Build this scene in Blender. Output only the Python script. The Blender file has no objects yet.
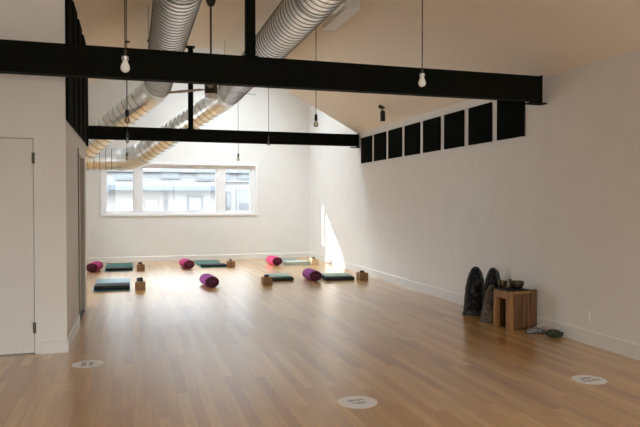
import bpy, bmesh, math, random
from mathutils import Vector, Matrix
random.seed(7)
PI = math.pi
S = bpy.context.scene
COL = S.collection

# ------------------------------------------------------------------ camera
cam_d = bpy.data.cameras.new('camera')
cam_d.sensor_width = 36.0
cam_d.lens = 622.0 / 640.0 * 36.0
cam = bpy.data.objects.new('camera', cam_d)
COL.objects.link(cam)
cam.location = (0, 0, 1.5)
cam.rotation_euler = (math.radians(90 - 1.06), 0, math.radians(-16.8))
S.camera = cam

# ------------------------------------------------------------------ sky, sun, exposure
S.view_settings.view_transform = 'Standard'
S.view_settings.look = 'None'
S.view_settings.gamma = 1.0
S.view_settings.use_curve_mapping = False
S.view_settings.exposure = -0.05
S.cycles.max_bounces = 14
S.cycles.diffuse_bounces = 9
S.cycles.glossy_bounces = 5
S.cycles.transparent_max_bounces = 12
S.cycles.sample_clamp_indirect = 6.0
S.cycles.use_denoising = True

W = bpy.data.worlds.new('sky')
S.world = W
W.use_nodes = True
nt = W.node_tree
nt.nodes.clear()
o_ = nt.nodes.new('ShaderNodeOutputWorld')
bg = nt.nodes.new('ShaderNodeBackground')
tc = nt.nodes.new('ShaderNodeTexCoord')
sp = nt.nodes.new('ShaderNodeSeparateXYZ')
rmp = nt.nodes.new('ShaderNodeValToRGB')
rmp.color_ramp.elements[0].position = 0.0
rmp.color_ramp.elements[0].color = (0.13, 0.135, 0.14, 1)
rmp.color_ramp.elements[1].position = 0.75
rmp.color_ramp.elements[1].color = (0.82, 0.92, 1.0, 1)
nt.links.new(tc.outputs['Generated'], sp.inputs[0])
nt.links.new(sp.outputs['Z'], rmp.inputs[0])
side = nt.nodes.new('ShaderNodeMapRange')      # the sky is brighter on the far side of the building, behind the camera
side.inputs['From Min'].default_value = -0.35
side.inputs['From Max'].default_value = 0.25
side.inputs['To Min'].default_value = 0.5
side.inputs['To Max'].default_value = 0.0
scl = nt.nodes.new('ShaderNodeVectorMath')
scl.operation = 'MULTIPLY'
warm = nt.nodes.new('ShaderNodeVectorMath')
warm.operation = 'MULTIPLY_ADD'
warm.inputs[1].default_value = (1.0, 0.86, 0.66)
warm.inputs[2].default_value = (1.0, 1.0, 1.0)
nt.links.new(sp.outputs['Y'], side.inputs[0])
low = nt.nodes.new('ShaderNodeMapRange')       # and only low, towards the horizon
low.inputs['From Min'].default_value = 0.25
low.inputs['From Max'].default_value = 0.55
low.inputs['To Min'].default_value = 1.0
low.inputs['To Max'].default_value = 0.0
nt.links.new(sp.outputs['Z'], low.inputs[0])
gw = nt.nodes.new('ShaderNodeMath')
gw.operation = 'MULTIPLY'
nt.links.new(side.outputs[0], gw.inputs[0])
nt.links.new(low.outputs[0], gw.inputs[1])
nt.links.new(gw.outputs[0], warm.inputs[0])
nt.links.new(rmp.outputs[0], scl.inputs[0])
nt.links.new(warm.outputs[0], scl.inputs[1])
nt.links.new(scl.outputs[0], bg.inputs[0])
bg.inputs[1].default_value = 24.5
nt.links.new(bg.outputs[0], o_.inputs[0])

sd = bpy.data.lights.new('sun', 'SUN')
sd.energy = 7.0
sd.angle = math.radians(0.6)
sd.color = (1.0, 0.95, 0.88)
sun = bpy.data.objects.new('sun', sd)
COL.objects.link(sun)
sun.rotation_euler = Vector((1, -0.05, -0.13)).to_track_quat('-Z', 'Y').to_euler()


def portal(name, loc, sx, sy, direction):
    d = bpy.data.lights.new(name, 'AREA')
    d.shape = 'RECTANGLE'
    d.size = sx
    d.size_y = sy
    d.cycles.is_portal = True
    o = bpy.data.objects.new(name, d)
    COL.objects.link(o)
    o.location = loc
    o.rotation_euler = Vector(direction).to_track_quat('-Z', 'Y').to_euler()
    return o


# room numbers
XL, XR = -2.2, 4.6          # side walls
YF, YB = -2.6, 16.25        # wall behind the camera, wall with the window
YT = 12.45                  # where the ceiling opens into the taller end
EAVE, RIDGE, R0, R1 = 2.95, 4.52, 0.7, 1.7
HIGH = 5.6
XC, YC0, YC1 = -0.63, 6.66, 9.45     # side room corner

portal('daylight_back_window', (1.2, YB + 0.12, 1.82), 3.86, 1.32, (0, -1, 0))
portal('daylight_added_skylight', (2.1, 14.4, HIGH + 0.1), 3.0, 2.2, (0, 0, -1))
portal('daylight_added_left_window', (XL - 0.22, 11.25, 1.4), 3.1, 2.6, (1, 0, 0))
portal('daylight_rear_glazing', (1.2, YF - 0.22, 1.5), 6.2, 2.3, (0, 1, 0))

# ------------------------------------------------------------------ material helpers


def mat(name, col, rough=0.5, metal=0.0, spec=0.5, **kw):
    m = bpy.data.materials.new(name)
    m.use_nodes = True
    b = m.node_tree.nodes['Principled BSDF']
    b.inputs['Base Color'].default_value = (col[0], col[1], col[2], 1)
    b.inputs['Roughness'].default_value = rough
    b.inputs['Metallic'].default_value = metal
    b.inputs['Specular IOR Level'].default_value = spec
    for k, v in kw.items():
        b.inputs[k].default_value = v
    return m


def noisy(name, c1, c2, scale=8.0, rough=0.6, bump=0.0, metal=0.0, detail=4.0, stretch=(1, 1, 1), spec=0.5, lo=0.35, hi=0.65, sheen=0.0):
    m = mat(name, c1, rough, metal, spec)
    t = m.node_tree
    N, L = t.nodes, t.links
    b = N['Principled BSDF']
    tc = N.new('ShaderNodeTexCoord')
    mp = N.new('ShaderNodeMapping')
    mp.inputs['Scale'].default_value = stretch
    nz = N.new('ShaderNodeTexNoise')
    nz.inputs['Scale'].default_value = scale
    nz.inputs['Detail'].default_value = detail
    r = N.new('ShaderNodeValToRGB')
    r.color_ramp.elements[0].position = lo
    r.color_ramp.elements[1].position = hi
    r.color_ramp.elements[0].color = (*c1, 1)
    r.color_ramp.elements[1].color = (*c2, 1)
    L.new(tc.outputs['Object'], mp.inputs[0])
    L.new(mp.outputs[0], nz.inputs['Vector'])
    L.new(nz.outputs[0], r.inputs[0])
    L.new(r.outputs[0], b.inputs['Base Color'])
    if bump:
        bp = N.new('ShaderNodeBump')
        bp.inputs['Strength'].default_value = bump
        bp.inputs['Distance'].default_value = 0.01
        L.new(nz.outputs[0], bp.inputs['Height'])
        L.new(bp.outputs[0], b.inputs['Normal'])
    if sheen:
        b.inputs['Sheen Weight'].default_value = sheen
    return m


M = {}
M['wall'] = noisy('wall_paint', (0.76, 0.735, 0.70), (0.78, 0.755, 0.72), 3, 0.62, 0.03)
M['ceiling'] = noisy('ceiling_paint', (0.84, 0.765, 0.655), (0.86, 0.785, 0.675), 3, 0.85, 0.03)
M['trim'] = noisy('trim_paint', (0.74, 0.715, 0.68), (0.76, 0.735, 0.70), 5, 0.4)
M['door'] = noisy('door_paint', (0.70, 0.675, 0.645), (0.72, 0.695, 0.665), 4, 0.45)
M['frame'] = noisy('window_frame_vinyl', (0.84, 0.83, 0.83), (0.86, 0.85, 0.85), 4, 0.4)
M['steel_black'] = noisy('black_painted_steel', (0.003, 0.004, 0.002), (0.005, 0.006, 0.003), 12, 0.7, 0.02, spec=0.08)
M['panel'] = noisy('black_acoustic_felt', (0.004, 0.0055, 0.004), (0.007, 0.008, 0.006), 60, 0.95, 0.15, spec=0.03)
M['slat'] = noisy('black_stained_board', (0.004, 0.005, 0.002), (0.007, 0.008, 0.004), 10, 0.9, 0.05, stretch=(1, 1, .1), spec=0.04)
M['slat_back'] = noisy('dark_olive_backing', (0.020, 0.020, 0.010), (0.026, 0.025, 0.014), 10, 0.8, spec=0.2)
M['duct'] = noisy('galvanised_steel', (0.86, 0.87, 0.86), (0.95, 0.95, 0.94), 14, 0.29, 0.08, metal=0.95)
M['duct_seam'] = noisy('galvanised_seam', (0.22, 0.21, 0.19), (0.3, 0.29, 0.27), 14, 0.5, metal=0.6)
M['duct_elbow'] = noisy('galvanised_elbow', (0.75, 0.76, 0.75), (0.84, 0.84, 0.83), 9, 0.38, 0.06, metal=0.8)
M['hanger'] = noisy('zinc_hanger', (0.12, 0.11, 0.10), (0.17, 0.16, 0.14), 20, 0.5, metal=0.8)
M['grille'] = noisy('white_grille', (0.78, 0.78, 0.77), (0.82, 0.82, 0.81), 6, 0.45)
M['cord'] = noisy('black_cord', (0.012, 0.011, 0.01), (0.02, 0.018, 0.016), 50, 0.7)
M['socket'] = noisy('black_socket', (0.012, 0.012, 0.011), (0.02, 0.02, 0.018), 30, 0.4)
M['cap'] = noisy('bulb_cap_metal', (0.6, 0.6, 0.58), (0.7, 0.7, 0.68), 30, 0.35, metal=0.9)
M['bulb'] = noisy('frosted_bulb_glass', (0.86, 0.86, 0.83), (0.88, 0.88, 0.85), 30, 0.25)
M['bronze'] = noisy('dark_bronze', (0.05, 0.038, 0.025), (0.08, 0.06, 0.04), 20, 0.45, metal=0.6)
M['blade'] = noisy('brown_fan_blade', (0.16, 0.10, 0.06), (0.2, 0.13, 0.08), 10, 0.5, stretch=(1, 6, 1))
M['fan_light'] = noisy('opal_fan_light', (0.75, 0.72, 0.66), (0.78, 0.75, 0.69), 10, 0.3)
M['plate'] = noisy('switch_plate_plastic', (0.78, 0.77, 0.74), (0.8, 0.79, 0.76), 10, 0.35)
M['slot'] = mat('plate_slot', (0.1, 0.1, 0.1), 0.6)
M['brushed'] = noisy('brushed_nickel', (0.35, 0.34, 0.32), (0.45, 0.44, 0.42), 30, 0.4, metal=0.9)
M['hinge'] = noisy('bronze_hinge', (0.10, 0.085, 0.06), (0.14, 0.12, 0.09), 30, 0.45, metal=0.7)
M['mag'] = noisy('magenta_cotton', (0.27, 0.016, 0.085), (0.33, 0.024, 0.11), 40, 0.9, 0.2, spec=0.2)
M['pur'] = noisy('purple_cotton', (0.19, 0.034, 0.155), (0.25, 0.055, 0.205), 40, 0.9, 0.2, spec=0.2)
M['pink'] = noisy('rose_cotton', (0.42, 0.03, 0.085), (0.50, 0.045, 0.12), 40, 0.9, 0.2, spec=0.2)
M['end_shade'] = noisy('shaded_end_cotton', (0.055, 0.008, 0.018), (0.08, 0.012, 0.026), 40, 0.9, 0.2)  # shade on the bolster ends put into the colour as darker cotton
M['taupe'] = noisy('taupe_jamb_paint', (0.36, 0.32, 0.27), (0.39, 0.35, 0.30), 10, 0.6)
M['teal'] = noisy('teal_mat_rubber', (0.02, 0.10, 0.085), (0.03, 0.13, 0.11), 60, 0.55, 0.15)
M['skytint_mat'] = noisy('sky_tinted_teal_mat_rubber', (0.025, 0.11, 0.13), (0.035, 0.14, 0.165), 60, 0.42, 0.15)  # blue of the sky's reflection put into this mat's colour
M['pale_glare_mat'] = noisy('pale_green_glare_mat_rubber', (0.16, 0.25, 0.20), (0.2, 0.3, 0.24), 60, 0.5, 0.15)  # pale green; glare on the folded mats is put into the colour
M['blanket'] = noisy('charcoal_wool', (0.010, 0.012, 0.010), (0.022, 0.024, 0.02), 70, 0.9, 0.3)
M['cream'] = noisy('cream_wool', (0.5, 0.5, 0.44), (0.58, 0.57, 0.51), 70, 0.9, 0.3)
M['strap'] = noisy('dark_strap_webbing', (0.02, 0.022, 0.024), (0.035, 0.037, 0.04), 90, 0.85, 0.2)
M['cork'] = noisy('brown_wood_block', (0.22, 0.11, 0.038), (0.30, 0.16, 0.062), 14, 0.6, 0.1, stretch=(2, 2, .4))
M['corksunlit'] = noisy('sunlit_wood_block', (0.55, 0.42, 0.26), (0.65, 0.5, 0.33), 14, 0.6, 0.1, stretch=(2, 2, .4))  # sunlit brightness of the corner blocks put into a paler colour
M['pine'] = noisy('honey_pine', (0.20, 0.085, 0.022), (0.33, 0.155, 0.048), 7, 0.5, 0.1, stretch=(5, 5, .5))
M['pine_dark'] = noisy('aged_pine', (0.07, 0.028, 0.008), (0.15, 0.065, 0.020), 7, 0.5, 0.1, stretch=(6, 6, .4))
M['knot'] = mat('pine_knot', (0.03, 0.012, 0.006), 0.5)
M['cloth_black'] = noisy('black_cotton', (0.008, 0.009, 0.008), (0.016, 0.017, 0.015), 50, 0.9, 0.2)
M['brass'] = noisy('dark_hammered_brass', (0.05, 0.037, 0.017), (0.11, 0.085, 0.04), 18, 0.45, 0.4, metal=0.9)
M['mallet'] = noisy('mallet_wood', (0.1, 0.05, 0.02), (0.14, 0.07, 0.03), 20, 0.6)
M['geode'] = noisy('dark_geode_stone', (0.012, 0.013, 0.012), (0.05, 0.05, 0.045), 22, 0.75, 0.9, detail=8)
M['geode_brown'] = noisy('brown_geode_stone', (0.045, 0.033, 0.022), (0.13, 0.1, 0.07), 18, 0.8, 0.9, detail=8)
M['crystal'] = noisy('dark_crystal', (0.004, 0.004, 0.006), (0.022, 0.018, 0.024), 45, 0.25, 1.0, detail=8)
M['fabric_pattern'] = noisy('mottled_cloth', (0.05, 0.05, 0.055), (0.22, 0.20, 0.18), 42, 0.85, 0.2, lo=0.44, hi=0.56)
M['tag'] = noisy('white_paper', (0.6, 0.57, 0.52), (0.65, 0.62, 0.57), 20, 0.8)
M['darkgreen'] = noisy('dark_green_cloth', (0.012, 0.018, 0.01), (0.04, 0.045, 0.022), 30, 0.9, 0.4)
M['sticker'] = noisy('white_vinyl', (0.84, 0.82, 0.80), (0.87, 0.85, 0.83), 8, 0.3)
M['ink'] = mat('black_print', (0.02, 0.02, 0.02), 0.6)
M['f_white'] = noisy('pale_stucco', (0.135, 0.135, 0.138), (0.145, 0.145, 0.148), 2, 0.9)
M['f_pink'] = noisy('rosy_stucco', (0.135, 0.127, 0.127), (0.143, 0.135, 0.135), 2, 0.9)
M['f_roof'] = noisy('grey_roof', (0.11, 0.114, 0.12), (0.122, 0.127, 0.133), 2, 0.9)
M['f_band'] = noisy('blue_grey_metal', (0.045, 0.057, 0.072), (0.055, 0.067, 0.082), 3, 0.6)
M['f_dark'] = noisy('grey_window_trim', (0.05, 0.052, 0.057), (0.06, 0.062, 0.067), 3, 0.6)
M['f_glass'] = noisy('pale_house_pane', (0.09, 0.094, 0.1), (0.1, 0.105, 0.11), 3, 0.5)
M['asphalt'] = noisy('street_asphalt', (0.34, 0.33, 0.32), (0.4, 0.39, 0.38), 3, 0.9)

# clear glass: a thin pane (transparent with a fresnel reflection)
g = bpy.data.materials.new('clear_glass')
g.use_nodes = True
t = g.node_tree
t.nodes.clear()
go = t.nodes.new('ShaderNodeOutputMaterial')
mx = t.nodes.new('ShaderNodeMixShader')
fr = t.nodes.new('ShaderNodeFresnel')
fr.inputs[0].default_value = 1.45
tr = t.nodes.new('ShaderNodeBsdfTransparent')
tr.inputs[0].default_value = (0.97, 0.98, 0.98, 1)
gl = t.nodes.new('ShaderNodeBsdfGlossy')
gl.inputs['Roughness'].default_value = 0.02
t.links.new(fr.outputs[0], mx.inputs[0])
t.links.new(tr.outputs[0], mx.inputs[1])
t.links.new(gl.outputs[0], mx.inputs[2])
t.links.new(mx.outputs[0], go.inputs[0])
M['glass'] = g

# clear bulb glass, amber tinged
g2 = g.copy()
g2.name = 'clear_bulb_glass'
g2.node_tree.nodes['Transparent BSDF'].inputs[0].default_value = (0.72, 0.66, 0.55, 1)
M['bulbclear'] = g2


# floor: narrow maple strips running down the room
def floor_material():
    m = bpy.data.materials.new('maple_strip_floor')
    m.use_nodes = True
    t = m.node_tree
    N, L = t.nodes, t.links
    b = N['Principled BSDF']

    def math_(op, a, b_=None, c=None):
        n = N.new('ShaderNodeMath')
        n.operation = op
        for i, v in enumerate((a, b_, c)):
            if v is None:
                continue
            if isinstance(v, (int, float)):
                n.inputs[i].default_value = v
            else:
                L.new(v, n.inputs[i])
        return n.outputs[0]
    tc = N.new('ShaderNodeTexCoord')
    s = N.new('ShaderNodeSeparateXYZ')
    L.new(tc.outputs['Object'], s.inputs[0])
    PW, PL = 0.083, 1.25
    xr = math_('DIVIDE', s.outputs[0], PW)
    row = math_('FLOOR', xr)
    wn = N.new('ShaderNodeTexWhiteNoise')
    wn.noise_dimensions = '1D'
    L.new(row, wn.inputs['W'])
    off = math_('MULTIPLY', wn.outputs[0], 7.3)
    yy = math_('ADD', math_('DIVIDE', s.outputs[1], PL), off)
    cell = math_('FLOOR', yy)
    cmb = N.new('ShaderNodeCombineXYZ')
    L.new(row, cmb.inputs[0])
    L.new(cell, cmb.inputs[1])
    w2 = N.new('ShaderNodeTexWhiteNoise')
    w2.noise_dimensions = '2D'
    L.new(cmb.outputs[0], w2.inputs['Vector'])
    r = N.new('ShaderNodeValToRGB')
    e = r.color_ramp.elements
    e[0].position = 0.0
    e[0].color = (0.36, 0.165, 0.040, 1)
    e[1].position = 1.0
    e[1].color = (0.60, 0.345, 0.115, 1)
    x = e.new(0.12)
    x.color = (0.44, 0.215, 0.055, 1)
    x = e.new(0.6)
    x.color = (0.53, 0.285, 0.078, 1)
    L.new(w2.outputs[0], r.inputs[0])
    # grain
    mp = N.new('ShaderNodeMapping')
    mp.inputs['Scale'].default_value = (26, 1.6, 1)
    L.new(tc.outputs['Object'], mp.inputs[0])
    add = N.new('ShaderNodeVectorMath')
    add.operation = 'ADD'
    L.new(mp.outputs[0], add.inputs[0])
    L.new(w2.outputs['Color'], add.inputs[1])
    nz = N.new('ShaderNodeTexNoise')
    nz.inputs['Scale'].default_value = 1.0
    nz.inputs['Detail'].default_value = 6
    L.new(add.outputs[0], nz.inputs['Vector'])
    g1 = N.new('ShaderNodeMapRange')
    g1.inputs['From Min'].default_value = 0.3
    g1.inputs['From Max'].default_value = 0.7
    g1.inputs['To Min'].default_value = 0.86
    g1.inputs['To Max'].default_value = 1.1
    L.new(nz.outputs[0], g1.inputs[0])
    # seams
    fx = math_('FRACT', xr)
    ex = math_('MINIMUM', fx, math_('SUBTRACT', 1.0, fx))
    fy = math_('FRACT', yy)
    ey = math_('MULTIPLY', math_('MINIMUM', fy, math_('SUBTRACT', 1.0, fy)), PL / PW)
    ed = math_('MINIMUM', ex, ey)
    sm = N.new('ShaderNodeMapRange')
    sm.inputs['From Min'].default_value = 0.0
    sm.inputs['From Max'].default_value = 0.022
    sm.inputs['To Min'].default_value = 0.62
    sm.inputs['To Max'].default_value = 1.0
    L.new(ed, sm.inputs[0])
    k = math_('MULTIPLY', g1.outputs[0], sm.outputs[0])
    mix = N.new('ShaderNodeVectorMath')
    mix.operation = 'SCALE'
    L.new(r.outputs[0], mix.inputs[0])
    L.new(k, mix.inputs['Scale'])
    L.new(mix.outputs[0], b.inputs['Base Color'])
    # uneven varnish
    n2 = N.new('ShaderNodeTexNoise')
    n2.inputs['Scale'].default_value = 1.3
    n2.inputs['Detail'].default_value = 3
    L.new(tc.outputs['Object'], n2.inputs['Vector'])
    rr = N.new('ShaderNodeMapRange')
    rr.inputs['To Min'].default_value = 0.30
    rr.inputs['To Max'].default_value = 0.40
    L.new(n2.outputs[0], rr.inputs[0])
    L.new(rr.outputs[0], b.inputs['Roughness'])
    b.inputs['Specular IOR Level'].default_value = 0.5
    b.inputs['Coat Weight'].default_value = 1.0
    b.inputs['Coat IOR'].default_value = 1.7
    b.inputs['Coat Roughness'].default_value = 0.235
    bp = N.new('ShaderNodeBump')
    bp.inputs['Strength'].default_value = 0.06
    bp.inputs['Distance'].default_value = 0.002
    L.new(ed, bp.inputs['Height'])
    return m


M['floor'] = floor_material()

# ------------------------------------------------------------------ object helpers


def link(name, bm, m, parent=None, loc=(0, 0, 0), rz=0.0, smooth=False):
    me = bpy.data.meshes.new(name)
    bmesh.ops.recalc_face_normals(bm, faces=bm.faces)
    bm.to_mesh(me)
    bm.free()
    for x in (m if isinstance(m, (list, tuple)) else [m]):
        me.materials.append(x)
    if smooth:
        for p in me.polygons:
            p.use_smooth = True
        try:
            me.set_sharp_from_angle(angle=math.radians(smooth if smooth is not True else 40))
        except Exception:
            pass
    o = bpy.data.objects.new(name, me)
    COL.objects.link(o)
    o.parent = parent
    o.location = loc
    o.rotation_euler = (0, 0, rz)
    return o


def tag(o, label=None, cat=None, group=None, kind=None):
    if label:
        o['label'] = label
    if cat:
        o['category'] = cat
    if group:
        o['group'] = group
    if kind:
        o['kind'] = kind
    return o


def thing(name, label, cat, loc=(0, 0, 0), rz=0.0, group=None):
    o = bpy.data.objects.new(name, None)
    o.empty_display_size = 0.1
    COL.objects.link(o)
    o.location = loc
    o.rotation_euler = (0, 0, rz)
    return tag(o, label, cat, group)


def dup(root, loc, rz=0.0, label=None, mats=None):
    c = root.copy()
    COL.objects.link(c)
    c.location = loc
    c.rotation_euler = (0, 0, rz)
    if label:
        c['label'] = label
    for ch in list(root.children):
        if ch.parent != root:
            continue
        d = ch.copy()
        COL.objects.link(d)
        d.parent = c
        for g_ in list(ch.children):
            e = g_.copy()
            COL.objects.link(e)
            e.parent = d
    return c


def struct(name, bm, m, parent=None, **k):
    o = link(name, bm, m, parent, **k)
    if parent is None:
        o['kind'] = 'structure'
    return o


def box(bm, a, b, mi=0, bev=0.0):
    """axis aligned box from corner a to corner b"""
    x0, y0, z0 = [min(p, q) for p, q in zip(a, b)]
    x1, y1, z1 = [max(p, q) for p, q in zip(a, b)]
    vs = [bm.verts.new(p) for p in ((x0, y0, z0), (x1, y0, z0), (x1, y1, z0), (x0, y1, z0), (x0, y0, z1), (x1, y0, z1), (x1, y1, z1), (x0, y1, z1))]
    fs = []
    for q in ((0, 3, 2, 1), (4, 5, 6, 7), (0, 1, 5, 4), (1, 2, 6, 5), (2, 3, 7, 6), (3, 0, 4, 7)):
        f = bm.faces.new([vs[i] for i in q])
        f.material_index = mi
        fs.append(f)
    if bev:
        es = list({e for f in fs for e in f.edges})
        bmesh.ops.bevel(bm, geom=es, offset=bev, segments=2, affect='EDGES', profile=0.6)
    return vs


def bxm(a, b, bev=0.0):
    bm = bmesh.new()
    box(bm, a, b, 0, bev)
    return bm


def lathe(bm, prof, seg=20, cx=0, cy=0, mi=0, cap=True):
    """prof: (radius, z) list"""
    rings = []
    for r, z in prof:
        rings.append([bm.verts.new((cx + r * math.cos(2 * PI * i / seg), cy + r * math.sin(2 * PI * i / seg), z)) for i in range(seg)])
    for a, b in zip(rings, rings[1:]):
        for i in range(seg):
            f = bm.faces.new((a[i], a[(i + 1) % seg], b[(i + 1) % seg], b[i]))
            f.material_index = mi
    if cap:
        for r in (rings[0], rings[-1]):
            f = bm.faces.new(r)
            f.material_index = mi


def tube(bm, pts, radii, seg=12, mi=0, cap=True, up=Vector((0, 0, 1))):
    """round tube through points"""
    pts = [Vector(p) for p in pts]
    n = len(pts)
    if isinstance(radii, (int, float)):
        radii = [radii] * n
    rings = []
    prev = None
    for i in range(n):
        if i == 0:
            d = pts[1] - pts[0]
        elif i == n - 1:
            d = pts[-1] - pts[-2]
        else:
            d = (pts[i + 1] - pts[i]).normalized() + (pts[i] - pts[i - 1]).normalized()
        d.normalize()
        if prev is None:
            ref = up if abs(d.dot(up)) < 0.95 else Vector((1, 0, 0))
            a = d.cross(ref).normalized()
        else:
            a = (prev - d * prev.dot(d)).normalized()
        prev = a
        b = d.cross(a).normalized()
        rings.append([bm.verts.new(pts[i] + (a * math.cos(2 * PI * k / seg) + b * math.sin(2 * PI * k / seg)) * radii[i]) for k in range(seg)])
    for p, q in zip(rings, rings[1:]):
        for k in range(seg):
            f = bm.faces.new((p[k], p[(k + 1) % seg], q[(k + 1) % seg], q[k]))
            f.material_index = mi
    if cap:
        for r in (rings[0], rings[-1]):
            f = bm.faces.new(r)
            f.material_index = mi


def slab(outer, holes, axis, p0, p1):
    """polygon with holes, in the plane normal to axis, thick from p0 to p1.
    2-D points: axis x -> (y,z), axis y -> (x,z), axis z -> (x,y)"""
    bm = bmesh.new()

    def P(q, w):
        return {'x': (w, q[0], q[1]), 'y': (q[0], w, q[1]), 'z': (q[0], q[1], w)}[axis]
    edges = []
    for loop in [outer] + holes:
        vs = [bm.verts.new(P(q, p0)) for q in loop]
        for i in range(len(vs)):
            edges.append(bm.edges.new((vs[i], vs[(i + 1) % len(vs)])))
    bmesh.ops.triangle_fill(bm, use_beauty=True, use_dissolve=False, edges=edges)
    r = bmesh.ops.extrude_face_region(bm, geom=bm.faces[:])
    vs = [e for e in r['geom'] if isinstance(e, bmesh.types.BMVert)]
    d = p1 - p0
    bmesh.ops.translate(bm, verts=vs, vec={'x': (d, 0, 0), 'y': (0, d, 0), 'z': (0, 0, d)}[axis])
    bmesh.ops.recalc_face_normals(bm, faces=bm.faces)
    return bm


def rect(a0, b0, a1, b1):
    return [(a0, b0), (a1, b0), (a1, b1), (a0, b1)]


# ------------------------------------------------------------------ the room shell
struct('floor', bxm((XL - 0.2, YF - 0.2, -0.12), (XR + 0.2, YB + 0.2, 0.0)), M['floor'])

# wall with the long window
WX0, WX1, WZ0, WZ1 = -0.70, 3.12, 1.20, 2.45
struct('wall_back', slab(rect(XL - 0.2, 0, XR + 0.2, HIGH), [rect(WX0, WZ0, WX1, WZ1)], 'y', YB, YB + 0.2), M['wall'])
# right wall, higher beyond the ceiling's edge
struct('wall_right', slab([(YF - 0.2, 0), (YB, 0), (YB, HIGH), (YT, HIGH), (YT, EAVE), (YF - 0.2, EAVE)], [], 'x', XR, XR + 0.2), M['wall'])
# left wall: unseen raked and slit openings, shaped to cast the sun patch
RAKE = [(14.60, 0.50), (15.08, 0.50), (15.08, 2.11), (13.90, 1.27), (13.56, 0.88), (14.60, 0.88)]
SLIT = rect(15.24, 1.29, 15.42, 2.31)
struct('wall_left', slab([(YF - 0.2, 0), (YB, 0), (YB, HIGH), (YT, HIGH), (YT, EAVE), (YF - 0.2, EAVE)], [RAKE, SLIT, rect(9.7, 0.1, 12.8, 2.7)], 'x', XL - 0.2, XL), M['wall'])
# wall behind the camera
FG = rect(-1.9, 0.35, 4.3, 2.65)


def roofz(x):
    if x < R0:
        return RIDGE - (R0 - x) * (RIDGE - EAVE) / (R0 - XL)
    if x > R1:
        return RIDGE - (x - R1) * (RIDGE - EAVE) / (XR - R1)
    return RIDGE


struct('wall_front', slab([(XL - 0.2, 0), (XR + 0.2, 0), (XR + 0.2, EAVE), (R1, RIDGE), (R0, RIDGE), (XL - 0.2, EAVE)], [FG], 'y', YF - 0.2, YF), M['wall'])
# vaulted ceiling
prof = [(XL - 0.2, roofz(XL) - 0.02), (XL, EAVE), (R0, RIDGE), (R1, RIDGE), (XR, EAVE), (XR + 0.2, EAVE - 0.02),
        (XR + 0.2, EAVE + 0.12), (XR, EAVE + 0.16), (R1, RIDGE + 0.14), (R0, RIDGE + 0.14), (XL, EAVE + 0.16), (XL - 0.2, EAVE + 0.12)]
struct('ceiling', slab(prof, [], 'y', YF - 0.2, YT), M['ceiling'])
# upright face above the ceiling's edge
struct('wall_gable', slab([(XL, EAVE + 0.16), (R0, RIDGE + 0.14), (R1, RIDGE + 0.14), (XR, EAVE + 0.16), (XR, HIGH), (XL, HIGH)], [], 'y', YT - 0.12, YT), M['wall'])
# high flat ceiling with an unseen skylight added to light the far end
struct('ceiling_high', slab(rect(XL - 0.2, YT - 0.12, XR + 0.2, YB + 0.2), [rect(0.6, 13.3, 3.6, 15.5)], 'z', HIGH, HIGH + 0.2), M['wall'])
sk = struct('added_skylight', slab(rect(0.54, 13.24, 3.66, 15.56), [rect(0.66, 13.36, 2.07, 15.44), rect(2.13, 13.36, 3.54, 15.44)], 'z', HIGH + 0.2, HIGH + 0.26), M['frame'])
struct('glass', bxm((0.6, 13.3, HIGH + 0.225), (3.6, 15.5, HIGH + 0.235)), M['glass'], sk)

# long window: casing, frame with two mullions, three panes
w1 = struct('window_1', slab(rect(WX0, WZ0, WX1, WZ1), [rect(-0.63, 1.245, 0.05, 2.385), rect(0.235, 1.245, 2.115, 2.385), rect(2.31, 1.245, 3.01, 2.385)], 'y', YB + 0.04, YB + 0.14), M['frame'])
struct('window_frame', slab(rect(WX0 - 0.05, WZ0 - 0.05, WX1 + 0.05, WZ1 + 0.05), [rect(WX0, WZ0, WX1, WZ1)], 'y', YB - 0.02, YB), M['frame'], w1)
bm = bmesh.new()
for a, b in ((-0.63, 0.05), (0.235, 2.115), (2.31, 3.01)):
    for q in (slab(rect(a, 1.245, b, 2.385), [rect(a + .03, 1.275, b - .03, 2.355)], 'y', YB + 0.06, YB + 0.10),):
        me_ = bpy.data.meshes.new('tmp')
        q.to_mesh(me_)
        q.free()
        bm.from_mesh(me_)
        bpy.data.meshes.remove(me_)
struct('sash', bm, M['frame'], w1)
for a, b in ((-0.63, 0.05), (0.235, 2.115), (2.31, 3.01)):
    struct('pane', bxm((a + .02, YB + 0.075, 1.265), (b - .02, YB + 0.083, 2.365)), M['glass'], w1)

# frames and panes: added sun openings, added left window, rear glazing
w2 = struct('sun_opening_raked', slab([(14.55, .45), (15.13, .45), (15.13, 2.2), (13.86, 1.30), (13.50, .83), (14.55, .83)], [RAKE], 'x', XL, XL + 0.015), M['frame'])
struct('pane', slab(RAKE, [], 'x', XL - 0.1, XL - 0.094), M['glass'], w2)
w2b = struct('sun_opening_slit', slab(rect(15.20, 1.25, 15.46, 2.35), [SLIT], 'x', XL, XL + 0.015), M['frame'])
struct('pane', slab(SLIT, [], 'x', XL - 0.1, XL - 0.094), M['glass'], w2b)
w6 = struct('added_left_window', slab(rect(9.7, 0.1, 12.8, 2.7), [rect(9.76, 0.16, 11.22, 2.64), rect(11.28, 0.16, 12.74, 2.64)], 'x', XL - 0.14, XL - 0.08), M['frame'])  # unseen left window added to brighten the right wall
struct('pane', bxm((XL - 0.115, 9.74, 0.14), (XL - 0.108, 12.76, 2.66)), M['glass'], w6)
w3 = struct('window_3', slab(FG, [rect(-1.84, 0.41, 0.17, 2.59), rect(0.23, 0.41, 2.17, 2.59), rect(2.23, 0.41, 4.24, 2.59)], 'y', YF - 0.12, YF - 0.06), M['frame'])
struct('pane', bxm((-1.86, YF - 0.1, 0.39), (4.26, YF - 0.094, 2.61)), M['glass'], w3)

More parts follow.
